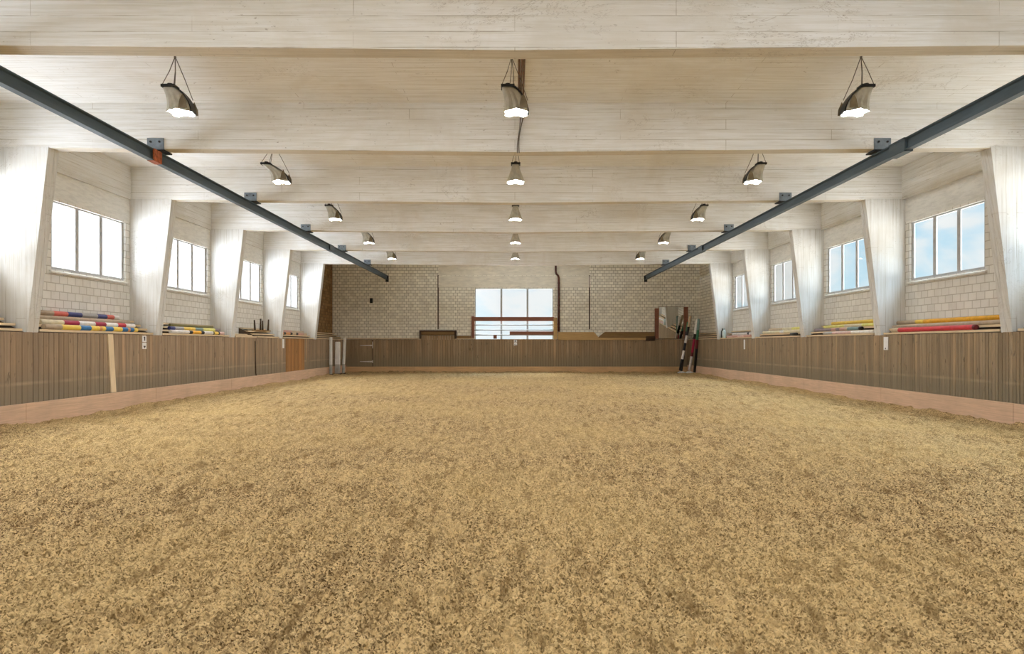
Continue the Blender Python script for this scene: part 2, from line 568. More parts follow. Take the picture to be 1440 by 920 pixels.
ii = np.arange(nr - 1)[:, None] * NU + np.arange(NU - 1)[None, :]
F = np.stack([ii, ii + 1, ii + 1 + NU, ii + NU], -1).reshape(-1, 4)
me = bpy.data.meshes.new('floor')
me.vertices.add(len(V))
me.vertices.foreach_set('co', V.astype(np.float32).ravel())
me.loops.add(F.size)
me.loops.foreach_set('vertex_index', F.ravel().astype(np.int32))
me.polygons.add(len(F))
me.polygons.foreach_set('loop_start', np.arange(0, F.size, 4, dtype=np.int32))
me.polygons.foreach_set('loop_total', np.full(len(F), 4, dtype=np.int32))
me.update(calc_edges=True)
me.validate()
me.polygons.foreach_set('use_smooth', np.ones(len(me.polygons), dtype=bool))
me.materials.append(M['sand'])
fl = bpy.data.objects.new('floor', me)
COL.objects.link(fl)
tag(fl, 'loose straw-coloured riding sand covering the whole arena', kind='structure')

# ------------------------------------------------------------------ ceiling, frames
mb = MB()
mb.box(-11.2, 11.3, YN - 0.3, YF + 0.4, ZC, ZC + 0.25)
tag(mb.build('ceiling', M['wash_x']), 'flat whitewashed board-marked concrete ceiling', kind='structure')

vis_i = 0
for y in FR:
    mb = MB()
    xs = [WL - 0.2, KL + 0.45, -6, -3, 0, 3, 6, KR - 0.45, WR + 0.2]
    pts = [(x, soffit(x)) for x in xs] + [(xs[-1], ZC + 0.01), (xs[0], ZC + 0.01)]
    mb.prism(pts, 'y', y - FT, y + FT)
    for i in range(len(mb.f)):                 # the underside is a darker tan than the faces
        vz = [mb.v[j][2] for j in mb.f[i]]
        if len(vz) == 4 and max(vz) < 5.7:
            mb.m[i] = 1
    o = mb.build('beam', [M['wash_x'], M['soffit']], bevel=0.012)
    tag(o, None, None, 'concrete frame beams', 'structure')
    o['label'] = 'whitewashed concrete cross beam of the %s frame counted from the camera' % ORD[FR.index(y)]
    for sgn, kx, wx, side in ((-1, KL, WL, LS), (1, KR, WR, RS)):
        foot = kx + sgn * 0.01
        top = kx - sgn * 0.43
        zt = soffit(top) + 0.02
        # outline with chamfered inner edge, lofted bottom to top
        def sect(xin, z):
            c = 0.05
            return [(wx + sgn * 0.1, y - FT - 0.012, z), (xin + sgn * c * 0.4, y - FT - 0.012, z), (xin, y - FT + c, z), (xin - sgn * 0.0, y - 0.01, z), (xin + sgn * 0.012, y, z), (xin, y + 0.01, z), (xin, y + FT - c, z),
                    (xin + sgn * c * 0.4, y + FT + 0.012, z), (wx + sgn * 0.1, y + FT + 0.012, z)]
        mb = MB()
        s0, s1 = sect(foot, KZ - 0.02), sect(top, zt)
        n = len(s0)
        mb.poly(s0 + s1, [tuple(range(n))[::-1], tuple(range(n, 2 * n))] + [(i, (i + 1) % n, n + (i + 1) % n, n + i) for i in range(n)])
        lo = foot + sgn * 0.14
        mb.box(min(lo, wx), max(lo, wx), y - FT, y + FT, 0, KZ - 0.02)
        o = mb.build('column', M['wash_z'])
        tag(o, None, None, 'tapered side columns', 'structure')
        o['label'] = 'tapered white column %s, in the %s frame from the camera' % (side, ORD[FR.index(y)])

# ------------------------------------------------------------------ long walls, windows
WZ0, WZ1 = 3.36, 4.95
BAYS = FR[:-1]                                  # a window between each two frames
wins = [(f + 5 - FT - 3.22, f + 5 - FT - 0.23) for f in BAYS]
wcount = 0
PORT = []
for sgn, wx, nm, side in ((-1, WL, 'left', LS), (1, WR, 'right', RS)):
    mb = MB()
    xa, xb = sorted((wx, wx + sgn * 0.13))
    ylast = FR[-1] + 0.2
    mb.box(xa, xb, YN - 0.3, ylast, 0, WZ0)
    mb.box(xa, xb, YN - 0.3, ylast, WZ1, ZC + 0.02)
    yy = YN - 0.3
    for a, b in wins + [(ylast, None)]:
        mb.box(xa, xb, yy, a, WZ0, WZ1)
        yy = b
    o = mb.build('wall_' + nm, M['brick_side'])
    tag(o, 'white block side wall %s' % side, kind='structure')
    mb = MB()
    mb.box(xa, xb, ylast, YF + 0.3, 0, ZC + 0.02)
    o = mb.build('wall_%s_end_bay' % nm, M['brick_brown'] if sgn < 0 else M['brick_end'])
    tag(o, 'bare brown brick wall of the last half bay' if sgn < 0 else 'grey brick wall of the last half bay', kind='structure')
    # ring beam under the ceiling
    mb = MB()
    xa, xb = sorted((wx - sgn * (0.04 if sgn < 0 else 0.10), wx + sgn * 0.05))
    for i in range(len(FR) - 1):
        mb.box(xa, xb, FR[i] + FT + 0.01, FR[i + 1] - FT - 0.01, 5.62, ZC)
    o = mb.build('trim_%d' % (1 if sgn < 0 else 2), M['wash_y'], bevel=0.01)
    tag(o, 'concrete ring beam above the windows %s' % side, kind='structure')
    for wi, (a, b) in enumerate(wins):
        wcount += 1
        px = wx + sgn * 0.07
        root = empty('window_%d' % wcount, (px, (a + b) / 2, WZ0), 'window of upright panes %s, %s bay from the camera' % (side, ORD[wi]), None, None, 'structure')
        o3 = (px, (a + b) / 2, WZ0)
        mb = MB()
        fx0, fx1 = sorted((px - sgn * 0.016, px + sgn * 0.018))
        fw = 0.06
        mb.box(fx0, fx1, a, b, WZ0, WZ0 + fw)
        mb.box(fx0, fx1, a, b, WZ1 - 0.04, WZ1)
        pit = (b - a - 0.10) / 3
        for k in range(4):
            c = a + 0.05 + pit * k
            w = 0.05 if k in (0, 3) else 0.065
            mb.box(fx0, fx1, c - w, c + w, WZ0 + fw, WZ1 - 0.04)
        # parent at its own place: child coordinates are relative to the Empty
        f = mb.build('window_frame', M['frame'], None, o3)
        f.location = (0, 0, 0)
        f.parent = root
        mb = MB()
        gx0, gx1 = sorted((px + sgn * 0.005, px + sgn * 0.011))
        mb.box(gx0, gx1, a + 0.02, b - 0.02, WZ0 + 0.03, WZ1 - 0.02)
        g = mb.build('glass', M['glass'], None, o3)
        g.location = (0, 0, 0)
        g.parent = root
        mb = MB()
        sx0, sx1 = wx - sgn * 0.05, wx + sgn * 0.06
        pts = [(sx0, WZ0 - 0.10), (sx0, WZ0 - 0.05), (sx1, WZ0 - 0.005), (sx1, WZ0 - 0.10)]
        mb.prism(pts, 'y', a - 0.08, b + 0.08)
        s = mb.build('window_sill', M['sill'], None, o3)
        s.location = (0, 0, 0)
        s.parent = root
        PORT.append(((wx + sgn * 0.15, (a + b) / 2, (WZ0 + WZ1) / 2), sgn, b - a, WZ1 - WZ0))

# ------------------------------------------------------------------ end walls
EX0, EX1, EZ0, EZ1 = -2.33, 2.24, 1.85, 4.9
for nm, y0, y1, mt in (('far', YF, YF + 0.3, M['brick_end']), ('near', YN - 0.3, YN, M['brick_end'])):
    mb = MB()
    mb.box(WL - 0.3, EX0, y0, y1, 0, ZC + 0.02)
    mb.box(EX1, WR + 0.3, y0, y1, 0, ZC + 0.02)
    mb.box(EX0, EX1, y0, y1, 0, EZ0)
    mb.box(EX0, EX1, y0, y1, EZ1, ZC + 0.02)
    tag(mb.build('wall_' + nm, mt), 'brick gable wall at the %s end' % nm, kind='structure')
    s = 1 if nm == 'far' else -1
    yc = YF + 0.12 if nm == 'far' else YN - 0.12
    wcount += 1
    o3 = ((EX0 + EX1) / 2, yc, EZ0)
    root = empty('window_%d' % wcount, o3, 'large three pane window in the %s end wall' % nm, None, None, 'structure')  # the near window is out of view, added to light the hall from behind
    mb = MB()
    mb.box(EX0, EX1, yc - 0.04, yc + 0.04, EZ1 - 0.05, EZ1)
    mb.box(EX0, EX1, yc - 0.04, yc + 0.04, EZ0, EZ0 + 0.08)
    for cx, w in ((EX0 + 0.02, 0.03), (-0.79, 0.055), (0.74, 0.055), (EX1 - 0.02, 0.03)):
        mb.box(cx - w, cx + w, yc - 0.04, yc + 0.04, EZ0, EZ1)
    f = mb.build('window_frame', M['frame_dim'], None, o3)
    f.location = (0, 0, 0)
    f.parent = root
    mb = MB()
    mb.box(EX0 + 0.01, EX1 - 0.01, yc + 0.003, yc + 0.009, EZ0 + 0.02, EZ1 - 0.02)
    g = mb.build('glass', M['glass'], None, o3)
    g.location = (0, 0, 0)
    g.parent = root
    PORT.append((((EX0 + EX1) / 2, yc + s * 0.1, (EZ0 + EZ1) / 2), 'f' if s > 0 else 'n', EX1 - EX0, EZ1 - EZ0))

# smooth lintel band and joints on the far wall
mb = MB()
mb.box(-4.46, 4.36, YF - 0.03, YF + 0.01, 4.95, 5.62)
mb.box(-4.46, 4.36, YF - 0.02, YF + 0.01, 5.66, ZC)
tag(mb.build('trim_3', M['plaster_end'], bevel=0.006), 'smooth cream lintel band over the end window', kind='structure')
mb = MB()
for x in (-4.48, 4.36):
    mb.box(x - 0.035, x + 0.035, YF - 0.012, YF + 0.01, 2.5, 5.66)
tag(mb.build('trim_4', M['dark_wood']), 'dark upright expansion joints in the end brick wall', kind='structure')

# ------------------------------------------------------------------ kick walls (upright planks), base boards, ledges
def planks_y(x, sgn, ya, yb, pitch, z0, z1, skip=()):
    mb = MB()
    k = math.floor(ya / pitch)
    while k * pitch < yb:
        a, b = max(ya, k * pitch), min(yb, (k + 1) * pitch)
        if b - a > 0.01 and not any(s0 < (a + b) / 2 < s1 for s0, s1 in skip):
            d = random.uniform(0, 0.008)
            x0, x1 = sorted((x + sgn * d, x + sgn * 0.045))
            g = random.uniform(0.004, 0.011)
            mb.box(x0, x1, a + g, b - g, z0, z1 + random.uniform(-0.012, 0.0))
        k += 1
    xa, xb = sorted((x + sgn * 0.03, x + sgn * 0.09))
    mb.box(xa, xb, ya, yb, z0, z1 - 0.02, 1)
    return mb


DOOR = (29.6, 32.2)
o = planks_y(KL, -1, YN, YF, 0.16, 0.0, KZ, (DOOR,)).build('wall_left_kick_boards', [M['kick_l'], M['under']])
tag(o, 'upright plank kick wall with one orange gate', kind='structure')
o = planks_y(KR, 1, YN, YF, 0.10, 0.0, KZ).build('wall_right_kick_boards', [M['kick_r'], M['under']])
tag(o, 'upright narrow plank kick wall below the red and yellow poles', kind='structure')
mb = MB()
for i in range(13):
    a = DOOR[0] + i * 0.2
    mb.box(KL - 0.03, KL + 0.012, a + 0.004, a + 0.196, 0.40, KZ - 0.01)
tag(mb.build('door_1', M['orange_wood']), 'orange plank gate set into the weathered kick wall', kind='structure')
# end kick wall
KY = YF - 0.12
GATE = (-9.8, -8.3)
mb = MB()
k = math.floor(KL / 0.15)
while k * 0.15 < KR:
    a, b = max(KL, k * 0.15), min(KR, k * 0.15 + 0.15)
    c = (a + b) / 2
    zt = 1.93 if not (-5.5 < c < -3.45) else 2.16
    if not GATE[0] < c < GATE[1]:
        mb.box(a + 0.007, b - 0.007, KY + random.uniform(0, 0.008), KY + 0.05, 0, zt + random.uniform(-0.01, 0))
    k += 1
mb.box(KL, KR, KY + 0.035, YF - 0.005, 0, 1.9, 1)
tag(mb.build('wall_far_kick_boards', [M['kick_e'], M['under']]), 'upright plank kick wall along the brick end', kind='structure')
# base boards
for sgn, kx, nm in ((-1, KL, 'left'), (1, KR, 'right')):
    mb = MB()
    y = YN
    while y < YF - 0.2:
        b = min(y + 5.0, YF - 0.1)
        x0, x1 = sorted((kx - sgn * 0.055, kx + sgn * 0.0))
        mb.box(x0, x1, y + 0.004, b - 0.004, -0.05, 0.43)
        y = b
    tag(mb.build('baseboard_' + nm, M['base_wood'], bevel=0.008), 'pinkish base board %s' % (LS if sgn < 0 else RS), kind='structure')
mb = MB()
x = KL + 0.06
while x < KR - 0.1:
    b = min(x + 4.0, KR - 0.06)
    mb.box(x + 0.004, b - 0.004, KY - 0.05, KY, -0.05, 0.33)
    x = b
tag(mb.build('baseboard_far', M['base_end'], bevel=0.008), 'ochre base board below the end kick wall', kind='structure')

# unseen filling behind the kick walls, added to stop light leaking from below
for sgn, kx, wx in ((-1, KL, WL), (1, KR, WR)):
    mb = MB()
    xa, xb = sorted((kx + sgn * 0.09, wx))
    mb.box(xa, xb, YN, YF, -0.1, 1.70)
    tag(mb.build('trim_%d' % (31 if sgn < 0 else 32), M['under']), 'unseen dark filling added behind the kick wall', kind='structure')

# stepped slat ledges behind the kick walls, one per bay
SLX = [0.11 + 0.185 * i for i in range(4)]
SLZ = [1.94 + 0.11 * i for i in range(4)]
tn = 5
for sgn, kx, wx in ((-1, KL, WL), (1, KR, WR)):
    for i in range(0, len(FR)):
        a = FR[i] + FT + 0.03
        b = (FR[i + 1] - FT - 0.03) if i + 1 < len(FR) else YF - 0.02
        if sgn < 0 and abs(FR[i] - 24.1) < 0.1:
            a2 = 26.4
        else:
            a2 = a
        mb = MB()
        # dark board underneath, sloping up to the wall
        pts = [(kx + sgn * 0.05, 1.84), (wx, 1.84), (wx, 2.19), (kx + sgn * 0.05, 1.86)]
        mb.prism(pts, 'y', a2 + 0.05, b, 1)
        if a2 != a:
            mb.box(min(kx + sgn * 0.05, wx), max(kx + sgn * 0.05, wx), a, a2, 1.80, 1.88, 1)
            pts = [(kx + sgn * 0.05, 1.84), (wx, 1.84), (wx, 2.26), (kx + sgn * 0.05, 1.90)]
            mb.prism(pts, 'y', a2, a2 + 0.05, 1)
            for s, zz in ((0, 1.93), (1, 1.98), (2, 2.02)):
                c = kx + sgn * SLX[s]
                mb.box(c - 0.08, c + 0.08, a + 0.1, a2 - 0.02, zz - 0.05, zz)
        for s in range(4):
            c = kx + sgn * SLX[s]
            e0 = a2 + 0.0 + random.uniform(0.03, 0.10)
            e1 = b - random.uniform(0.03, 0.12)
            mb.box(c - 0.075, c + 0.075, e0, e1, SLZ[s] - 0.05, SLZ[s])
        o = mb.build('trim_%d' % tn, [M['slat'], M['under']])
        tn += 1
        tag(o, 'stepped cream slat ledge %s, behind the %s frame from the camera' % (LS if sgn < 0 else RS, ORD[i]), kind='structure')


# ------------------------------------------------------------------ crane rails
def crane(x, sgn, label, splices):
    root = empty('crane_rail', (x, 0, 5.33), label, 'crane rail', 'crane rails under the beams')

    def ch(mb, name, mats, bevel=0.0):
        o = mb.build(name, mats, None, (x, 0, 5.33), bevel)
        o.location = (0, 0, 0)
        o.parent = root
        return o
    z0, z1 = 5.33, 5.565
    mb = MB()
    h = 0.062
    pts = [(x - h, z0), (x + h, z0), (x + h, z0 + 0.022), (x + 0.012, z0 + 0.035), (x + 0.012, z1 - 0.035), (x + h, z1 - 0.022), (x + h, z1),
           (x - h, z1), (x - h, z1 - 0.022), (x - 0.012, z1 - 0.035), (x - 0.012, z0 + 0.035), (x - h, z0 + 0.022)]
    mb.prism(pts, 'y', YN + 0.5, 39.25)
    ch(mb, 'beam_section', M['steel'])
    mb = MB()
    mb.box(x - 0.09, x + 0.09, 39.25, 39.29, 5.20, z1)
    ch(mb, 'end_stop', M['black'])
    for y in VISF:
        mb = MB()
        cx = x - sgn * 0.02
        mb.box(cx - 0.17, cx + 0.17, y - FT - 0.03, y - FT - 0.002, soffit(x) - 0.03, 5.82)
        b = ch(mb, 'bracket', M['plate'], 0.005)
        mb = MB()
        mb.box(cx - 0.17, cx + 0.17, y - FT - 0.03, y + FT + 0.02, z1, z1 + 0.025)
        o = ch(mb, 'clamp_plate', M['black'])
        for dx in (-0.09, 0.09):
            mb = MB()
            mb.tube([(cx + dx, y - FT - 0.028, 5.74), (cx + dx, y - FT - 0.055, 5.74)], 0.022, 6)
            q = mb.build('bolt', M['black'], None, (x, 0, 5.33))
            q.location = (0, 0, 0)
            q.parent = b
    for ya, yb, mt, grow in splices:
        mb = MB()
        g = grow
        mb.box(x - h - g, x + h + g, ya, yb, z0 - g - 0.004, z0 - 0.001)
        mb.box(x - sgn * 0.0 - (h + g), x + (h + g), ya, yb, z1 - 0.03, z1 + 0.006)
        for sx in (-1, 1):
            xx = x + sx * (h - 0.004)
            mb.box(xx - 0.012 - g * 0, xx + 0.012 + g, ya, yb, z0 - g, z1)
        ch(mb, 'splice_plate', mt)
    return root


crane(-7.33, -1, 'dark steel crane rail with a rust orange splice plate, along the white corner post side',
      [(13.78, 14.08, M['rust'], 0.006), (26.9, 27.5, M['steel'], 0.008)])
crane(7.5, 1, 'dark steel crane rail with a dark splice sleeve, along the corner mirror side',
      [(13.05, 13.6, M['steel'], 0.02), (27.2, 27.8, M['steel'], 0.012)])


# ------------------------------------------------------------------ floodlights
def lamp_meshes(lean):
    """reflector shell, glass, cap, end plate; local origin at the lamp's middle, lean = sideways offset of the top"""
    H = 0.43
    NS, NP = 10, 48
    rings = []
    for i in range(NS + 1):
        s = i / NS
        a = 0.10 + 0.095 * s ** 0.6 if lean else 0.085 + 0.125 * s ** 1.3
        b = 0.08 + 0.11 * s ** 0.6
        cx = lean * (1 - s) ** 2.1
        z = H / 2 - H * s
        ring = []
        for k in range(NP):
            t = 2 * PI * k / NP
            ct, st = math.cos(t), math.sin(t)
            q = 1.0 / (abs(ct) ** 4 + abs(st) ** 4) ** 0.25
            pl = 1.0 + 0.065 * s * math.cos(12 * t)
            lob = 0.014 * s * math.cos(4 * t)
            ring.append((cx + a * ct * q * pl, b * st * q * pl, z + (lob if i == NS else 0)))
        rings.append(ring)
    sh = MB()
    for i in range(NS):
        sh.poly(rings[i] + rings[i + 1], [(k, (k + 1) % NP, NP + (k + 1) % NP, NP + k) for k in range(NP)], 0, False)
    # inner skin
    inn = [[(lean * (1 - i / NS) ** 2.1 + (p[0] - lean * (1 - i / NS) ** 2.1) * 0.95, p[1] * 0.95, p[2]) for p in rings[i]] for i in range(NS + 1)]
    for i in range(NS):
        sh.poly(inn[i] + inn[i + 1], [(k, NP + k, NP + (k + 1) % NP, (k + 1) % NP) for k in range(NP)], 0, False)
    sh.poly(rings[NS] + inn[NS], [(k, (k + 1) % NP, NP + (k + 1) % NP, NP + k) for k in range(NP)], 0, False)
    gl = MB()
    gr = [(p[0] * 0.90, p[1] * 0.90, -H / 2 + 0.035) for k, p in enumerate(inn[NS])]
    g2 = [(p[0], p[1], p[2] + 0.03) for p in gr]
    ctr = [(p[0] * 0.55, p[1] * 0.55, -H / 2 + 0.020) for p in gr]
    gl.poly(gr + ctr, [(k, (k + 1) % NP, NP + (k + 1) % NP, NP + k) for k in range(NP)], 0, True)
    gl.poly(ctr, [tuple(range(NP))], 0, True)
    gl.poly(gr + g2, [(k, (k + 1) % NP, NP + (k + 1) % NP, NP + k) for k in range(NP)], 0, True)
    gl.poly(g2, [tuple(range(NP))], 0)
    cap = MB()
    cap.box(lean - 0.115, lean + 0.115, -0.095, 0.095, H / 2 - 0.01, H / 2 + 0.035)
    cap.tube([(lean, 0, H / 2 + 0.03), (lean, 0, H / 2 + 0.07)], 0.045, 12)
    # spine strap over the convex flank
    sg = -1 if lean < 0 else 1
    if lean != 0:
        for i in range(NS):
            for q in (0,):
                s0, s1 = i / NS, (i + 1) / NS
                def pt(s, e):
                    a = 0.10 + 0.095 * s ** 0.6 + 0.008 + e
                    return (lean * (1 - s) ** 2.1 - sg * a, H / 2 - H * s)
                (xa, za), (xb, zb) = pt(s0, 0), pt(s1, 0)
                (xc, zc), (xd, zd) = pt(s0, 0.018), pt(s1, 0.018)
                cap.poly([(xa, -0.10, za), (xb, -0.10, zb), (xd, -0.10, zd), (xc, -0.10, zc), (xa, 0.10, za), (xb, 0.10, zb), (xd, 0.10, zd), (xc, 0.10, zc)],
                         [(0, 1, 2, 3), (7, 6, 5, 4), (0, 4, 5, 1), (3, 2, 6, 7), (0, 3, 7, 4), (1, 5, 6, 2)])
    end = None
    if lean != 0:
        # dark triangular cheek low on the inner flank
        sgi = -sg
        pts = [(sgi * 0.05, -0.19), (sgi * 0.195, -0.195), (sgi * 0.185, -0.09), (sgi * 0.125, 0.045), (sgi * 0.075, -0.05)]
        end = [MB().prism(pts, 'y', -0.214, -0.206), MB().prism(pts, 'y', 0.206, 0.214)]
    return sh, gl, cap, end


def lamp_proto(lean, wires, label):
    root = empty('floodlight', (0, 0, 0), label, 'floodlight')
    sh, gl, cap, end = lamp_meshes(lean)
    sh.build('reflector', M['alu'], root)
    gl.build('lamp_glass', M['lamp'], root)
    cap.build('ballast_cap', M['black'], root)
    for e in end or ():
        e.build('end_plate', M['bronze'], root)
    top = ZC - 5.79
    hook = (lean * 0.55, 0, top)
    for (wx, wy, wz) in wires:
        mb = MB()
        mid = ((wx + hook[0]) / 2 + 0.012, wy / 2, (wz + top) / 2 - 0.012)
        mb.tube([(wx, wy, wz), mid, hook], 0.007, 6)
        mb.build('hanging_wire', M['wire'], root)
    mb = MB()
    mb.tube([(hook[0], 0, top - 0.03), (hook[0], 0, top)], 0.02, 8)
    mb.build('ceiling_hook', M['wire'], root)
    return root


def wires_for(lean):
    sg = -1 if lean <= 0 else 1
    return [(lean - 0.10, -0.07, 0.245), (lean + 0.10, -0.07, 0.245), (lean * 0.8, 0.08, 0.245), (-sg * 0.20, 0.0, 0.0)] if lean else \
        [(-0.09, -0.06, 0.245), (0.09, -0.06, 0.245), (0.0, 0.08, 0.245)]


protos = {}
LY = [11.7 + 5 * k for k in range(5)] + [6.7, 1.7, -3.3]
from_end = ['fifth', 'fourth', 'third', 'second', 'first', 'sixth', 'seventh', 'eighth']
for row, x, lean, txt in (('post', -5.70, -0.19, LS), ('mid', 0.02, 0.0, 'in the centre line of the ceiling'), ('mir', 5.81, 0.19, RS)):
    for k, y in enumerate(LY):
        ln = lean
        xx = x
        if row == 'mid' and k == 0:
            ln = -0.14
        if row == 'post' and k == 1:
            ln = -0.36
        key = ln
        label = 'hanging aluminium floodlight %s, %s from the brick end wall' % (txt, from_end[k])
        if key not in protos:
            o = protos[key] = lamp_proto(ln, wires_for(ln), label)
            o.location = (xx, y, 5.79)
        else:
            o = copy_thing(protos[key], (xx, y, 5.79))
        o['label'] = label
        o['group'] = {'post': 'floodlights along the post side', 'mid': 'floodlights along the centre line', 'mir': 'floodlights along the mirror side'}[row]

# conduit strip on the ceiling and loose cables down the second beam
root = empty('cable_run', (0.12, 12.4, ZC), 'brown conduits on the ceiling ending in loose cables above the centre floodlights', 'cable')
for dx in (-0.045, 0.0, 0.045):
    mb = MB()
    mb.tube([(0.12 + dx, 9.46, ZC - 0.016), (0.12 + dx, 13.9, ZC - 0.016)], 0.016, 8)
    o = mb.build('conduit', M['conduit'], None, (0.12, 12.4, ZC))
    o.location = (0, 0, 0)
    o.parent = root
for dx, ph in ((0.0, 0.0), (0.10, 1.2)):
    pts = []
    for i in range(14):
        t = i / 13
        pts.append((0.08 + dx * (1 - 0.9 * t) + 0.03 * math.sin(5 * t + ph), 13.925 - 0.004, ZC - 0.02 - 1.0 * t))
    pts.append((pts[-1][0], 13.93, 5.52))
    mb = MB()
    mb.tube(pts, 0.011, 6)
    o = mb.build('loose_cable', M['wire'], None, (0.12, 12.4, ZC))
    o.location = (0, 0, 0)
    o.parent = root


# ------------------------------------------------------------------ jump poles
def pole(p0, p1, r, bands, label, group=None, cat='jump pole'):
    """bands: list of (end fraction, paint key)"""
    p0, p1 = Vector(p0), Vector(p1)
    keys = []
    for _, k in bands:
        if k not in keys:
            keys.append(k)
    pts, mis, t0 = [p0], [], 0.0
    for t, k in bands:
        pts.append(p0.lerp(p1, t))
        mis.append(keys.index(k))
    # rounded ends
    d = (p1 - p0).normalized()
    pts = [p0 - d * 0.012] + pts + [p1 + d * 0.012]
    mis = [mis[0]] + mis + [mis[-1]]
    rad = [r * 0.75] + [r] * (len(pts) - 2) + [r * 0.75]
    mb = MB()
    mb.tube(pts, rad, 14, mis)
    o = mb.build('jump_pole', [M['p_' + k] for k in keys], None, tuple(p0.lerp(p1, 0.5)))
    return tag(o, label, cat, group)


def ledge_pole(sgn, s, y0, y1, r, bands, label, dz=0.0, dx=0.0, group=None):
    x = (KL if sgn < 0 else KR) + sgn * (SLX[s] + dx)
    z = SLZ[s] + r + dz
    return pole((x, y0, z), (x, y1, z), r, bands, label, group)


G1 = 'jump poles on the ledge of the post side'
G2 = 'jump poles on the ledge of the mirror side'
# first visible bay, post side
ledge_pole(-1, 0, 14.55, 18.1, 0.06, [(.15, 'bare'), (.33, 'yellow'), (.44, 'blue'), (.53, 'yellow'), (.56, 'orange'), (.60, 'yellow'), (.69, 'blue'), (.80, 'yellow'), (.87, 'blue'), (.90, 'orange'), (.95, 'blue'), (1, 'yellow')],
           'yellow and blue banded jump pole lowest on the stepped ledge', group=G1)
ledge_pole(-1, 1, 14.7, 18.3, 0.06, [(.20, 'cream'), (.35, 'crimson'), (.52, 'white'), (.64, 'crimson'), (.78, 'white'), (.88, 'red'), (1, 'white')],
           'white and crimson banded jump pole on the middle step of the ledge', group=G1)
ledge_pole(-1, 3, 15.1, 18.2, 0.06, [(.17, 'bare'), (.33, 'coral'), (.50, 'navy'), (.70, 'grey'), (.83, 'navy'), (.93, 'coral'), (1, 'white')],
           'grey jump pole with coral and navy bands, highest against the window wall', group=G1)
ledge_pole(-1, 2, 14.9, 18.4, 0.05, [(1, 'bare')], 'bare grey wooden pole between crimson and navy banded poles', group=G1)
# next bay
ledge_pole(-1, 0, 19.9, 23.5, 0.055, [(.30, 'white'), (.36, 'jet'), (.52, 'amber'), (.58, 'jet'), (.76, 'white'), (.79, 'olive'), (.87, 'yellow'), (.90, 'jet'), (1, 'pink')],
           'white jump pole with black and amber bands on the second ledge', group=G1)
ledge_pole(-1, 1, 20.2, 23.6, 0.055, [(.08, 'navy'), (.24, 'grey'), (.46, 'yellow'), (.62, 'teal'), (.88, 'lemon'), (1, 'mauve')],
           'yellow jump pole with a slate blue middle, behind the black banded pole', group=G1)
ledge_pole(-1, 2, 20.6, 23.5, 0.045, [(1, 'olive')], 'thin olive brown pole behind the yellow and slate pole', group=G1)
# last full bay, post side
ledge_pole(-1, 1, 29.7, 33.4, 0.06, [(.10, 'orange'), (.18, 'jet'), (.34, 'orange'), (.42, 'jet'), (.56, 'tan'), (.64, 'jet'), (.86, 'rose'), (1, 'tan')],
           'tan jump pole with dark rings on the ledge above the orange gate', group=G1)
ledge_pole(-1, 2, 29.9, 33.5, 0.055, [(.5, 'rose'), (1, 'tan')], 'plain rose tan pole behind the dark ringed pole', group=G1)
# mirror side
ledge_pole(1, 2, 14.5, 18.95 - 0.05, 0.055, [(.72, 'amber'), (.80, 'yellow'), (1, 'bare')], 'amber yellow jump pole with a bare end, above the red pole', group=G2)
ledge_pole(1, 0, 15.15, 18.5, 0.062, [(.02, 'maroon'), (.90, 'red'), (1, 'tan')], 'plain red jump pole in front of the amber pole', group=G2)
ledge_pole(1, 1, 14.5, 18.8, 0.045, [(1, 'bare')], 'bare timber pole between the red and the amber pole', group=G2)
ledge_pole(1, 3, 19.6, 23.2, 0.055, [(1, 'yellow')], 'plain yellow pole at the back of the ledge beside the mauve pole', group=G2)
ledge_pole(1, 1, 20.5, 23.7, 0.055, [(.04, 'jet'), (.26, 'teal'), (.30, 'tan'), (.42, 'rose'), (.50, 'mauve'), (.60, 'rose'), (1, 'mauve')],
           'mauve and rose jump pole with a teal black tipped end', group=G2)
ledge_pole(1, 2, 19.7, 23.4, 0.05, [(.3, 'lemon'), (.6, 'cream'), (1, 'lemon')], 'pale lemon pole between the yellow and the mauve pole', group=G2)
ledge_pole(1, 0, 19.5, 22.6, 0.045, [(.4, 'white'), (.8, 'pink'), (1, 'grey')], 'thin whitish pole in front of the mauve pole', group=G2)
ledge_pole(1, 1, 24.9, 28.6, 0.06, [(.4, 'cream'), (.5, 'white'), (1, 'cream')], 'cream jump pole in front of a lemon banded pole', group=G2)
ledge_pole(1, 2, 24.8, 28.4, 0.06, [(.12, 'white'), (.35, 'lemon'), (.6, 'cream'), (1, 'tan')], 'cream pole with a lemon green band', group=G2)
ledge_pole(1, 0, 24.8, 25.3, 0.055, [(1, 'jet')], 'short dark pole stub beside a column foot', group=G2)
ledge_pole(1, 0, 29.6, 32.9, 0.055, [(.25, 'rose'), (.5, 'pink'), (.75, 'rose'), (1, 'pink')], 'rose pink pole in front of a white pole on the last full ledge', group=G2)
ledge_pole(1, 1, 29.5, 32.6, 0.055, [(.25, 'white'), (.32, 'jet'), (1, 'white')], 'white pole with a black ring behind the rose pink pole', group=G2)

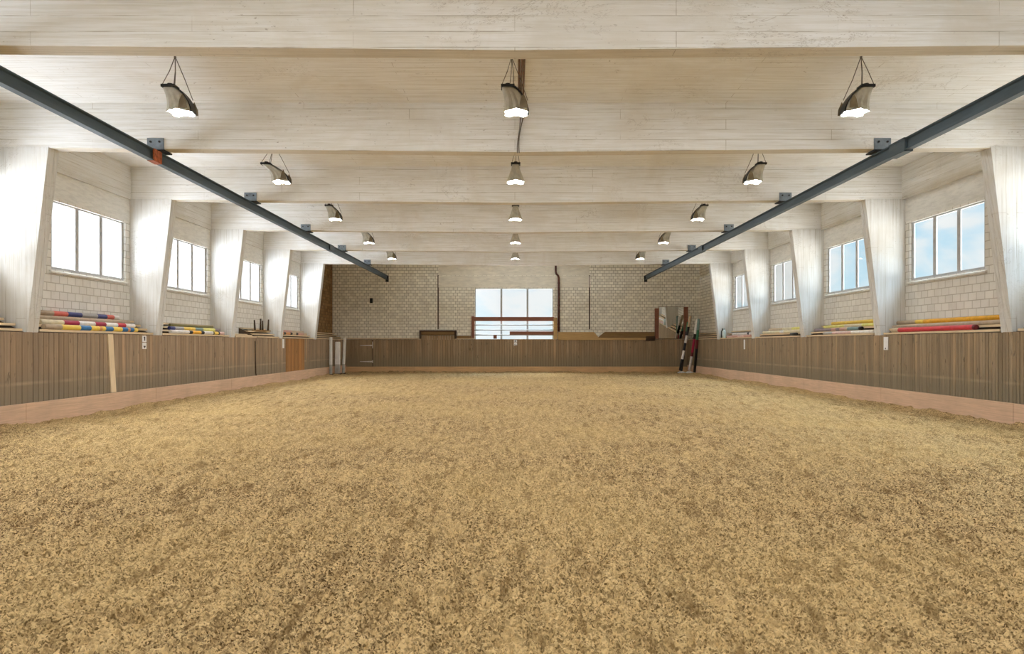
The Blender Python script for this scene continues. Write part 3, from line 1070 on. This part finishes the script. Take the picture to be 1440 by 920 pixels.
# poles leaning in the corner by the mirror
FZ = 0.03
GC = 'jump poles leaning in the mirror corner'
pole((9.30, 38.55, 0.17), (9.98, 38.9, 3.22), 0.072, [(.20, 'jet'), (.36, 'white'), (.50, 'jet'), (.64, 'white'), (.80, 'jet'), (1, 'tan')],
     'black and white jump pole leaning beside the mirror', GC)
pole((9.78, 38.35, 0.17), (10.06, 37.75, 3.0), 0.072, [(.28, 'white'), (.36, 'maroon'), (.62, 'crimson'), (.72, 'jet'), (1, 'white')],
     'white and crimson jump pole leaning in the mirror corner', GC)
pole((9.985, 38.05, 0.08), (10.03, 37.35, 3.0), 0.072, [(.45, 'jet'), (.62, 'maroon'), (.80, 'green'), (1, 'teal')],
     'black pole with a green top leaning in the mirror corner', GC)
pole((9.45, 38.9, 0.12), (9.98, 39.45, 2.9), 0.072, [(.40, 'jet'), (.62, 'maroon'), (.8, 'jet'), (1, 'green')],
     'dark maroon and black pole behind the other leaning poles', GC)
for x, y, lab in ((9.36, 38.45, 'low white pole foot block under the black and white pole'), (9.82, 38.55, 'low white pole foot block under the crimson pole')):
    mb = MB()
    mb.prism([(x - 0.22, -0.03), (x + 0.22, -0.03), (x + 0.20, 0.05), (x + 0.08, 0.11), (x - 0.08, 0.11), (x - 0.20, 0.05)], 'y', y - 0.1, y + 0.1)
    tag(mb.build('foot_block', M['postwhite'], None, (x, y, 0), 0.01), lab, 'foot block', 'pole foot blocks')


# ------------------------------------------------------------------ white posts in the other corner
def upright(x, y, w, d, h, lean, label, rounded=False):
    root = empty('jump_stand', (x, y, 0.0), label, 'jump stand', 'white stands in the corner')
    mb = MB()
    zs = 0.55
    lx = lambda z: lean * z
    def sec(z, k=1.0):
        c = 0.25 * min(w, d)
        a, b = w / 2 * k, d / 2 * k
        return [(lx(z) + px, py, z) for px, py in ((-a + c, -b), (a - c, -b), (a, -b + c), (a, b - c), (a - c, b), (-a + c, b), (-a, b - c), (-a, -b + c))]
    def loft(m, ss, mi=0):
        for p, q in zip(ss[:-1], ss[1:]):
            m.poly(p + q, [(k, (k + 1) % 8, 8 + (k + 1) % 8, 8 + k) for k in range(8)], mi)
        m.poly(ss[0], [tuple(range(8))[::-1]], mi)
        m.poly(ss[-1], [tuple(range(8))], mi)
    loft(mb, [sec(zs), sec(h - 0.04), sec(h, 0.8)])
    mb.build('upright', M['postwhite'], root)
    mb = MB()
    loft(mb, [sec(-0.03, 0.92), sec(0.10, 1.0), sec(zs, 1.004)])
    o = mb.build('scuffed_foot', M['postgrey'], root)
    o['label'] = 'greyed lower end'
    mb = MB()
    mb.box(-w / 2 - 0.05, w / 2 + 0.05, -d / 2 - 0.05, d / 2 + 0.05, -0.05, 0.06)
    mb.build('base_block', M['dark_wood'], root, bevel=0.01)
    return root


upright(-9.70, 36.1, 0.15, 0.12, 2.0, 0.0, 'slim white jump stand standing against the long kick wall')
upright(-9.52, 36.75, 0.28, 0.12, 1.76, 0.01, 'broad white jump stand, shorter than its two neighbours')
upright(-9.32, 37.2, 0.14, 0.12, 1.98, 0.045, 'slim white jump stand leaning slightly, beside the end gate')

# ------------------------------------------------------------------ small things on the kick walls
# pale plank nailed upright
mb = MB()
yt, yb, hw = 16.72, 16.86, 0.105
X0, X1 = KL + 0.002, KL + 0.03
mb.poly([(X0, yb - hw, 0.44), (X0, yb + hw, 0.44), (X0, yt + hw, 1.87), (X0, yt - hw, 1.87), (X1, yb - hw, 0.44), (X1, yb + hw, 0.44), (X1, yt + hw, 1.87), (X1, yt - hw, 1.87)],
        [(0, 1, 2, 3), (7, 6, 5, 4), (0, 4, 5, 1), (1, 5, 6, 2), (2, 6, 7, 3), (3, 7, 4, 0)])
tag(mb.build('upright_plank', M['pale_wood'], None, (KL, 16.8, 0.44)), 'fresh pale plank fixed upright on the weathered kick wall', 'plank')

mb = MB()
mb.tube([(KL + 0.02, 26.2, 0.30), (KL + 0.02, 26.12, 0.55), (KL + 0.02, 26.08, 1.0), (KL + 0.02, 26.05, 1.75)], 0.018, 8)
tag(mb.build('iron_rod', M['dark_wood'], None, (KL, 26.1, 0.3)), 'thin rusty rod standing against a joint of the kick wall', 'rod')


def placard(x, sgn, y, z0, z1, w, label, tiles=1, marks=True):
    root = empty('arena_placard', (x, y, z0), label, 'placard', 'white placards on the kick walls')
    hh = (z1 - z0) / tiles
    for t in range(tiles):
        mb = MB()
        a, b = z0 + t * hh + 0.008, z0 + (t + 1) * hh - 0.008
        xa, xb = sorted((x - sgn * 0.002, x - sgn * 0.016))
        mb.box(xa, xb, y - w / 2, y + w / 2, a, b)
        o = mb.build('tile', M['placard'], None, (x, y, z0), 0.004)
        o.location = (0, 0, 0)
        o.parent = root
        if marks:
            mb = MB()
            xa, xb = sorted((x - sgn * 0.0165, x - sgn * 0.019))
            c = (a + b) / 2
            if t == 1:
                mb.box(xa, xb, y - w * 0.10, y + w * 0.14, c - 0.05, c + 0.06)
                mb.box(xa, xb, y - w * 0.20, y - w * 0.10, c + 0.02, c + 0.06)
            elif tiles == 2:
                mb.box(xa, xb, y - w * 0.24, y + w * 0.22, c - 0.035, c + 0.0)
                mb.box(xa, xb, y - w * 0.10, y + w * 0.10, c - 0.06, c - 0.035)
            else:
                mb.box(xa, xb, y - w * 0.05, y + w * 0.16, z0 + 0.03, z0 + 0.07)
            q = mb.build('mark', M['mark'], None, (x, y, z0))
            q.location = (0, 0, 0)
            q.parent = o
    return root


placard(KL, -1, 18.28, 1.49, 1.86, 0.20, 'pair of white tiles with dark marks beside the fresh pale plank', 2)
placard(KR, 1, 18.62, 1.46, 1.83, 0.22, 'tall white placard on the kick wall below the red pole', 1)
placard(KL, -1, 29.25, 1.45, 1.86, 0.22, 'narrow white placard beside the orange gate', 1, False)
placard(KR, 1, 30.1, 1.40, 1.84, 0.16, 'narrow white placard on the kick wall below the rose pink pole', 1, False)
# the one under the end window
root = empty('arena_placard', (0.03, KY, 1.55), 'small white placard on the end kick wall under the window', 'placard', 'white placards on the kick walls')
for a, b, mk in ((1.74, 1.89, 0), (1.56, 1.72, 1)):
    mb = MB()
    mb.box(-0.06, 0.13, KY - 0.016, KY - 0.002, a, b)
    o = mb.build('tile', M['placard'], None, (0.03, KY, 1.55), 0.004)
    o.location = (0, 0, 0)
    o.parent = root
    mb = MB()
    if mk == 0:
        mb.box(-0.015, 0.085, KY - 0.02, KY - 0.0165, (a + b) / 2 - 0.03, (a + b) / 2 + 0.03)
    else:
        mb.box(-0.03, 0.03, KY - 0.02, KY - 0.0165, a + 0.03, a + 0.06)
        mb.box(0.06, 0.10, KY - 0.02, KY - 0.0165, a + 0.0, a + 0.05)
    q = mb.build('mark', M['mark'], None, (0.03, KY, 1.55))
    q.location = (0, 0, 0)
    q.parent = o

# gate in the end kick wall with strap hinges
root = empty('end_gate', (-8.3, KY, 0.33), 'plank gate with two strap hinges in the end kick wall', 'gate')
mb = MB()
for i in range(10):
    a = GATE[0] + i * 0.15
    mb.box(a + 0.004, a + 0.146, KY - 0.004, KY + 0.03, 0.34, 1.92)
o = mb.build('leaf', M['kick_e'], None, (-8.3, KY, 0.33))
o.location = (0, 0, 0)
o.parent = root
for z in (1.56, 0.62):
    mb = MB()
    mb.prism([(-9.02, z + 0.012), (-8.30, z + 0.04), (-8.30, z - 0.04), (-9.02, z - 0.012)], 'y', KY - 0.016, KY - 0.005)
    mb.tube([(-8.28, KY - 0.014, z - (0.17 if z > 1 else 0.08)), (-8.28, KY - 0.014, z + (0.22 if z > 1 else 0.08))], 0.022, 10)
    o = mb.build('strap_hinge', M['hinge'], None, (-8.3, KY, 0.33))
    o.location = (0, 0, 0)
    o.parent = root

# raised box section with a dark lid
root = empty('judge_stand_front', (-4.48, KY, 1.93), 'raised plank section with a dark lid on the end kick wall', 'raised panel')
mb = MB()
mb.box(-5.56, -3.40, KY - 0.06, YF - 0.01, 2.36, 2.44)
mb.box(-5.56, -5.46, KY - 0.04, YF - 0.01, 1.95, 2.36)
mb.box(-3.52, -3.40, KY - 0.04, YF - 0.01, 1.95, 2.36)
mb.box(-5.46, -3.52, KY + 0.0, KY + 0.04, 2.16, 2.19)
o = mb.build('dark_lid', M['dark_wood'], None, (-4.48, KY, 1.93), 0.006)
o.location = (0, 0, 0)
o.parent = root
mb = MB()
mb.box(-5.46, -3.52, KY + 0.01, YF - 0.02, 2.16, 2.36)
o = mb.build('front_board', M['brown_wood'], None, (-4.48, KY, 1.93))
o.location = (0, 0, 0)
o.parent = root
# low dark rail between the raised section and the window
mb = MB()
mb.box(-3.39, -2.54, KY + 0.02, YF - 0.01, 1.98, 2.12)
tag(mb.build('top_rail', M['brown_wood'], None, (-2.9, KY, 2.06), 0.005), 'short brown rail between the raised section and the end window', 'rail')
# white cap strip of the end kick wall
mb = MB()
for a, b in ((KL + 0.1, -5.57), (-3.39, -2.36)):
    mb.box(a, b, KY - 0.01, YF - 0.01, 1.94, 1.975)
tag(mb.build('trim_30', M['slat'], bevel=0.004), 'pale cap strip on the end kick wall', kind='structure')

# boards lying on the end kick wall
mb = MB()
mb.prism([(2.50, 1.94), (4.95, 1.94), (4.62, 2.34), (2.50, 2.34)], 'y', KY + 0.01, KY + 0.06)
tag(mb.build('loose_board', M['tan_wood'], None, (3.6, KY, 1.94), 0.005), 'light tan board with a slanted end on the end kick wall', 'board', 'boards on the end kick wall')
mb = MB()
mb.prism([(4.72, 1.94), (8.15, 1.94), (8.15, 2.35), (5.25, 2.35)], 'y', KY + 0.065, KY + 0.105)
tag(mb.build('loose_board', M['brown_wood'], None, (6.4, KY, 1.94), 0.005), 'long dark brown board reaching to the mirror on the end kick wall', 'board', 'boards on the end kick wall')
mb = MB()
mb.box(2.5, 7.6, KY - 0.04, KY + 0.004, 1.88, 2.00)
tag(mb.build('cap_board', M['tan_wood'], None, (5.0, KY, 1.9), 0.005), 'narrow tan cap board along the front edge of the end kick wall', 'board')
mb = MB()
mb.box(7.62, 8.15, KY - 0.06, KY - 0.002, 1.84, 1.92)
mb.box(7.64, 8.15, KY - 0.05, KY - 0.002, 1.92, 2.10)
tag(mb.build('dark_box', M['dark_wood'], None, (7.9, KY, 1.8), 0.006), 'small black wooden box beside the lower mirror frame', 'box')

# rail barrier in front of the end window
root = empty('rail_barrier', (0, YF - 0.08, 1.9), 'reddish plank and rail barrier in front of the end window', 'barrier')
def rb(mb, nm, mt, bev=0.004):
    o = mb.build(nm, mt, None, (0, YF - 0.08, 1.9), bev)
    o.location = (0, 0, 0)
    o.parent = root
    return o
YB = YF - 0.06
mb = MB(); mb.box(-2.40, 2.30, YB - 0.04, YB, 2.98, 3.22); rb(mb, 'plank', M['red_wood'])
mb = MB(); mb.box(-0.30, 2.30, YB - 0.04, YB, 2.16, 2.38); rb(mb, 'plank', M['red_wood'])
for z in (2.75, 2.46, 2.17):
    mb = MB(); mb.tube([(-2.40, YB - 0.01, z), (2.30, YB - 0.01, z)], 0.035, 8); rb(mb, 'rail', M['frame_dim'], 0)
mb = MB(); mb.box(-2.52, -2.36, YB - 0.08, YF - 0.005, 2.0, 3.26); o = rb(mb, 'post', M['red_wood'])
mb = MB(); mb.box(2.26, 2.46, YB - 0.08, YF - 0.005, 1.94, 3.18); o = rb(mb, 'post', M['tan_wood'])
mb = MB(); mb.box(-1.25, -1.05, YB - 0.05, YB - 0.02, 1.95, 2.16); o = rb(mb, 'short_post', M['red_wood'])

# down pipe with a swan neck
mb = MB()
px = lambda x: (x - 724) / 24.075
mb.tube([(px(781.3), YF - 0.10, ZC - 0.02), (px(781.3), YF - 0.10, 5.86), (px(782.0), YF - 0.10, 5.74), (px(784.8), YF - 0.10, 5.62), (px(785.6), YF - 0.10, 5.48), (px(785.6), YF - 0.10, 2.36)],
        0.06, 12)
root = mb.build('down_pipe', M['pipe'], None, (px(785), YF - 0.1, 2.36))
tag(root, 'dark red down pipe with an offset bend beside the end window', 'pipe')
for z in (5.2, 3.9, 2.8):
    mb = MB()
    mb.box(px(785.6) - 0.08, px(785.6) + 0.08, YF - 0.12, YF - 0.005, z - 0.02, z + 0.02)
    o = mb.build('pipe_clip', M['black'], None, (px(785), YF - 0.1, 2.36))
    o.location = (0, 0, 0)
    o.parent = root

# small black wall box
mb = MB()
mb.box(-8.46, -8.30, YF - 0.10, YF - 0.005, 4.03, 4.32)
mb.box(-8.44, -8.32, YF - 0.12, YF - 0.10, 4.10, 4.28)
tag(mb.build('wall_box', M['black'], None, (-8.38, YF, 4.03), 0.01), 'small black box fixed high on the end brick wall', 'box')

# mirror
root = empty('arena_mirror', (9.1, KY, 1.93), 'tall mirror with wooden frame posts in the corner of the end wall', 'mirror')
def mr(mb, nm, mt, bev=0.004):
    o = mb.build(nm, mt, None, (9.1, KY, 1.93), bev)
    o.location = (0, 0, 0)
    o.parent = root
    return o
def tilted(x0, x1, z0, z1, f, bk):
    # the mirror leans slightly forward at the top
    yy = lambda z, d: YF - d - 0.075 * (z - 1.94)
    vs = [(x, yy(z, d), z) for d in (f, bk) for z in (z0, z1) for x in (x0, x1)]
    return MB().poly(vs, [(0, 1, 3, 2), (4, 6, 7, 5), (0, 4, 5, 1), (2, 3, 7, 6), (0, 2, 6, 4), (1, 5, 7, 3)])
mb = tilted(8.38, 9.80, 1.96, 3.80, 0.10, 0.09); mr(mb, 'mirror_glass', M['mirror'], 0)
mb = tilted(8.36, 9.82, 1.94, 3.82, 0.088, 0.04); mr(mb, 'backing_board', M['brown_wood'])
mb = MB(); mb.box(8.16, 8.36, YF - 0.22, YF - 0.005, 1.94, 3.72); mr(mb, 'frame_post', M['red_wood'])
mb = MB(); mb.box(9.83, 10.06, YF - 0.24, YF - 0.005, 1.94, 3.80); mr(mb, 'frame_post', M['red_wood'])

# upturned bench on the post side ledge
bx, by, bz = KL - 0.40, 27.85, SLZ[1] + 0.0
root = empty('upturned_bench', (bx, by, bz), 'upturned low bench with four dark legs on the slatted ledge', 'bench')
mb = MB(); mb.box(-0.16, 0.16, -0.62, 0.62, 0.112, 0.15); o = mb.build('seat_board', M['brown_wood'], root, bevel=0.004)
for dx in (-0.11, 0.11):
    for dy in (-0.42, 0.42):
        mb = MB()
        mb.tube([(dx, dy, 0.14), (dx * 1.15, dy * 1.05, 0.60 if dx > 0 else 0.55)], [0.04, 0.03], 8)
        mb.build('leg', M['dark_wood'], root)

# canisters on the mirror side ledge
def canister(x, y, z, r, h, mt, capm, label):
    root = empty('canister', (x, y, z), label, 'canister', 'canisters on the ledge')
    mb = MB()
    mb.lathe([(r * 0.9, 0), (r, 0.02), (r, h * 0.68), (r * 0.85, h * 0.78), (r * 0.42, h * 0.86), (r * 0.40, h * 0.92)], (0, 0, 0), 20)
    mb.build('bottle', mt, root)
    mb = MB()
    mb.lathe([(r * 0.5, h * 0.91), (r * 0.5, h), (r * 0.3, h * 1.01)], (0, 0, 0), 16)
    mb.build('screw_cap', capm, root)
    return root


canister(KR + 0.06, 33.25, SLZ[0], 0.085, 0.44, mottled('pale_teal_plastic', (0.62, 0.72, 0.70), 0.05, 5, 0.4), M['p_teal'], 'pale teal canister on the ledge below the last column')
canister(KR + 0.12, 33.72, SLZ[0], 0.065, 0.46, M['black'], M['black'], 'black canister beside the pale teal canister')

# ------------------------------------------------------------------ daylight
w = bpy.data.worlds.new('sky')
SC.world = w
w.use_nodes = True
nt = w.node_tree
nt.nodes.clear()
n = N(nt)
out = n.add('ShaderNodeOutputWorld')
bg = n.add('ShaderNodeBackground')
d = n.add('ShaderNodeTexCoord').outputs['Generated']
x, y, z = n.sep(d)
cl = n.noise(n.scale(d, (1.0, 1.0, 2.2)), 4.5, 5, 0.55, 0.4)
cloud = n.mapr(cl, 0.44, 0.60, 0, 1, True)
blue = n.mix(n.mapr(z, 0.0, 0.35), (0.68, 0.91, 1.0), (0.42, 0.72, 1.0))
sky = n.mix(cloud, blue, (1.0, 1.0, 1.0))
# hazy white sun-side sky towards -X, clear patches towards +X
haze = n.mapr(x, -0.25, 0.12, 1.0, 0.0, True)
sky = n.mix(haze, sky, (1.0, 1.0, 1.02))
st = n.mapr(x, -0.3, -0.02, 1.4, 0.76)
zen = n.mapr(z, 0.28, 0.75, 0.0, 17.0, True)
st = n.math('ADD', st, zen)
# the pale sunlit yard below the horizon
gm = n.mapr(z, -0.05, 0.0, 1.0, 0.0, True)
col = n.mix(gm, sky, n.mix(n.mapr(x, -0.2, 0.2), (0.93, 0.965, 1.05), (1.0, 0.97, 0.93)))
st2 = n.mapr(x, -0.3, 0.3, 14.5, 8.5)
mixs = n.add('ShaderNodeMix', _data_type='FLOAT')
n.link(gm, mixs.inputs[0])
n.link(st, mixs.inputs[2])
n.link(st2, mixs.inputs[3])
n.link(col, bg.inputs['Color'])
n.link(mixs.outputs[0], bg.inputs['Strength'])
n.link(bg.outputs[0], out.inputs['Surface'])
w.cycles.sampling_method = 'MANUAL'
w.cycles.sample_map_resolution = 512

for (c, s, wd, ht) in PORT:
    L = bpy.data.lights.new('daylight_portal', 'AREA')
    L.shape = 'RECTANGLE'
    L.size, L.size_y = wd, ht
    L.cycles.is_portal = True
    o = bpy.data.objects.new('daylight_portal', L)
    COL.objects.link(o)
    o.location = c
    if s == -1:
        dirv = Vector((1, 0, 0))
    elif s == 1:
        dirv = Vector((-1, 0, 0))
    elif s == 'f':
        dirv = Vector((0, -1, 0))
    else:
        dirv = Vector((0, 1, 0))
    o.rotation_euler = dirv.to_track_quat('-Z', 'Z').to_euler()
    if isinstance(s, int):
        # long side along y
        q = dirv.to_track_quat('-Z', 'Y')
        o.rotation_euler = Matrix((Vector((0, 1, 0)), Vector((0, 0, 1)) * 1, -dirv)).transposed().to_euler() if s == -1 else Matrix((Vector((0, -1, 0)), Vector((0, 0, 1)), -dirv)).transposed().to_euler()

# ------------------------------------------------------------------ camera
cam = bpy.data.cameras.new('camera')
cam.sensor_fit = 'HORIZONTAL'
cam.sensor_width = 36.0
cam.lens = 963.0 / 1440.0 * 36.0
cam.shift_x = -4.0 / 1440.0
cam.shift_y = 24.5 / 1440.0
cam.clip_start = 0.05
cam.clip_end = 300
co = bpy.data.objects.new('camera', cam)
COL.objects.link(co)
co.location = (0, 0, EYE)
co.rotation_euler = (PI / 2, 0, 0)
SC.camera = co

vs = SC.view_settings
vs.view_transform = 'Standard'
vs.look = 'None'
vs.gamma = 1.0
vs.use_curve_mapping = False
vs.exposure = 0.34
cy = SC.cycles
cy.use_denoising = True
cy.caustics_reflective = False
cy.caustics_refractive = False
cy.max_bounces = 14
cy.diffuse_bounces = 8
cy.glossy_bounces = 4
cy.transparent_max_bounces = 12
cy.sample_clamp_indirect = 8.0
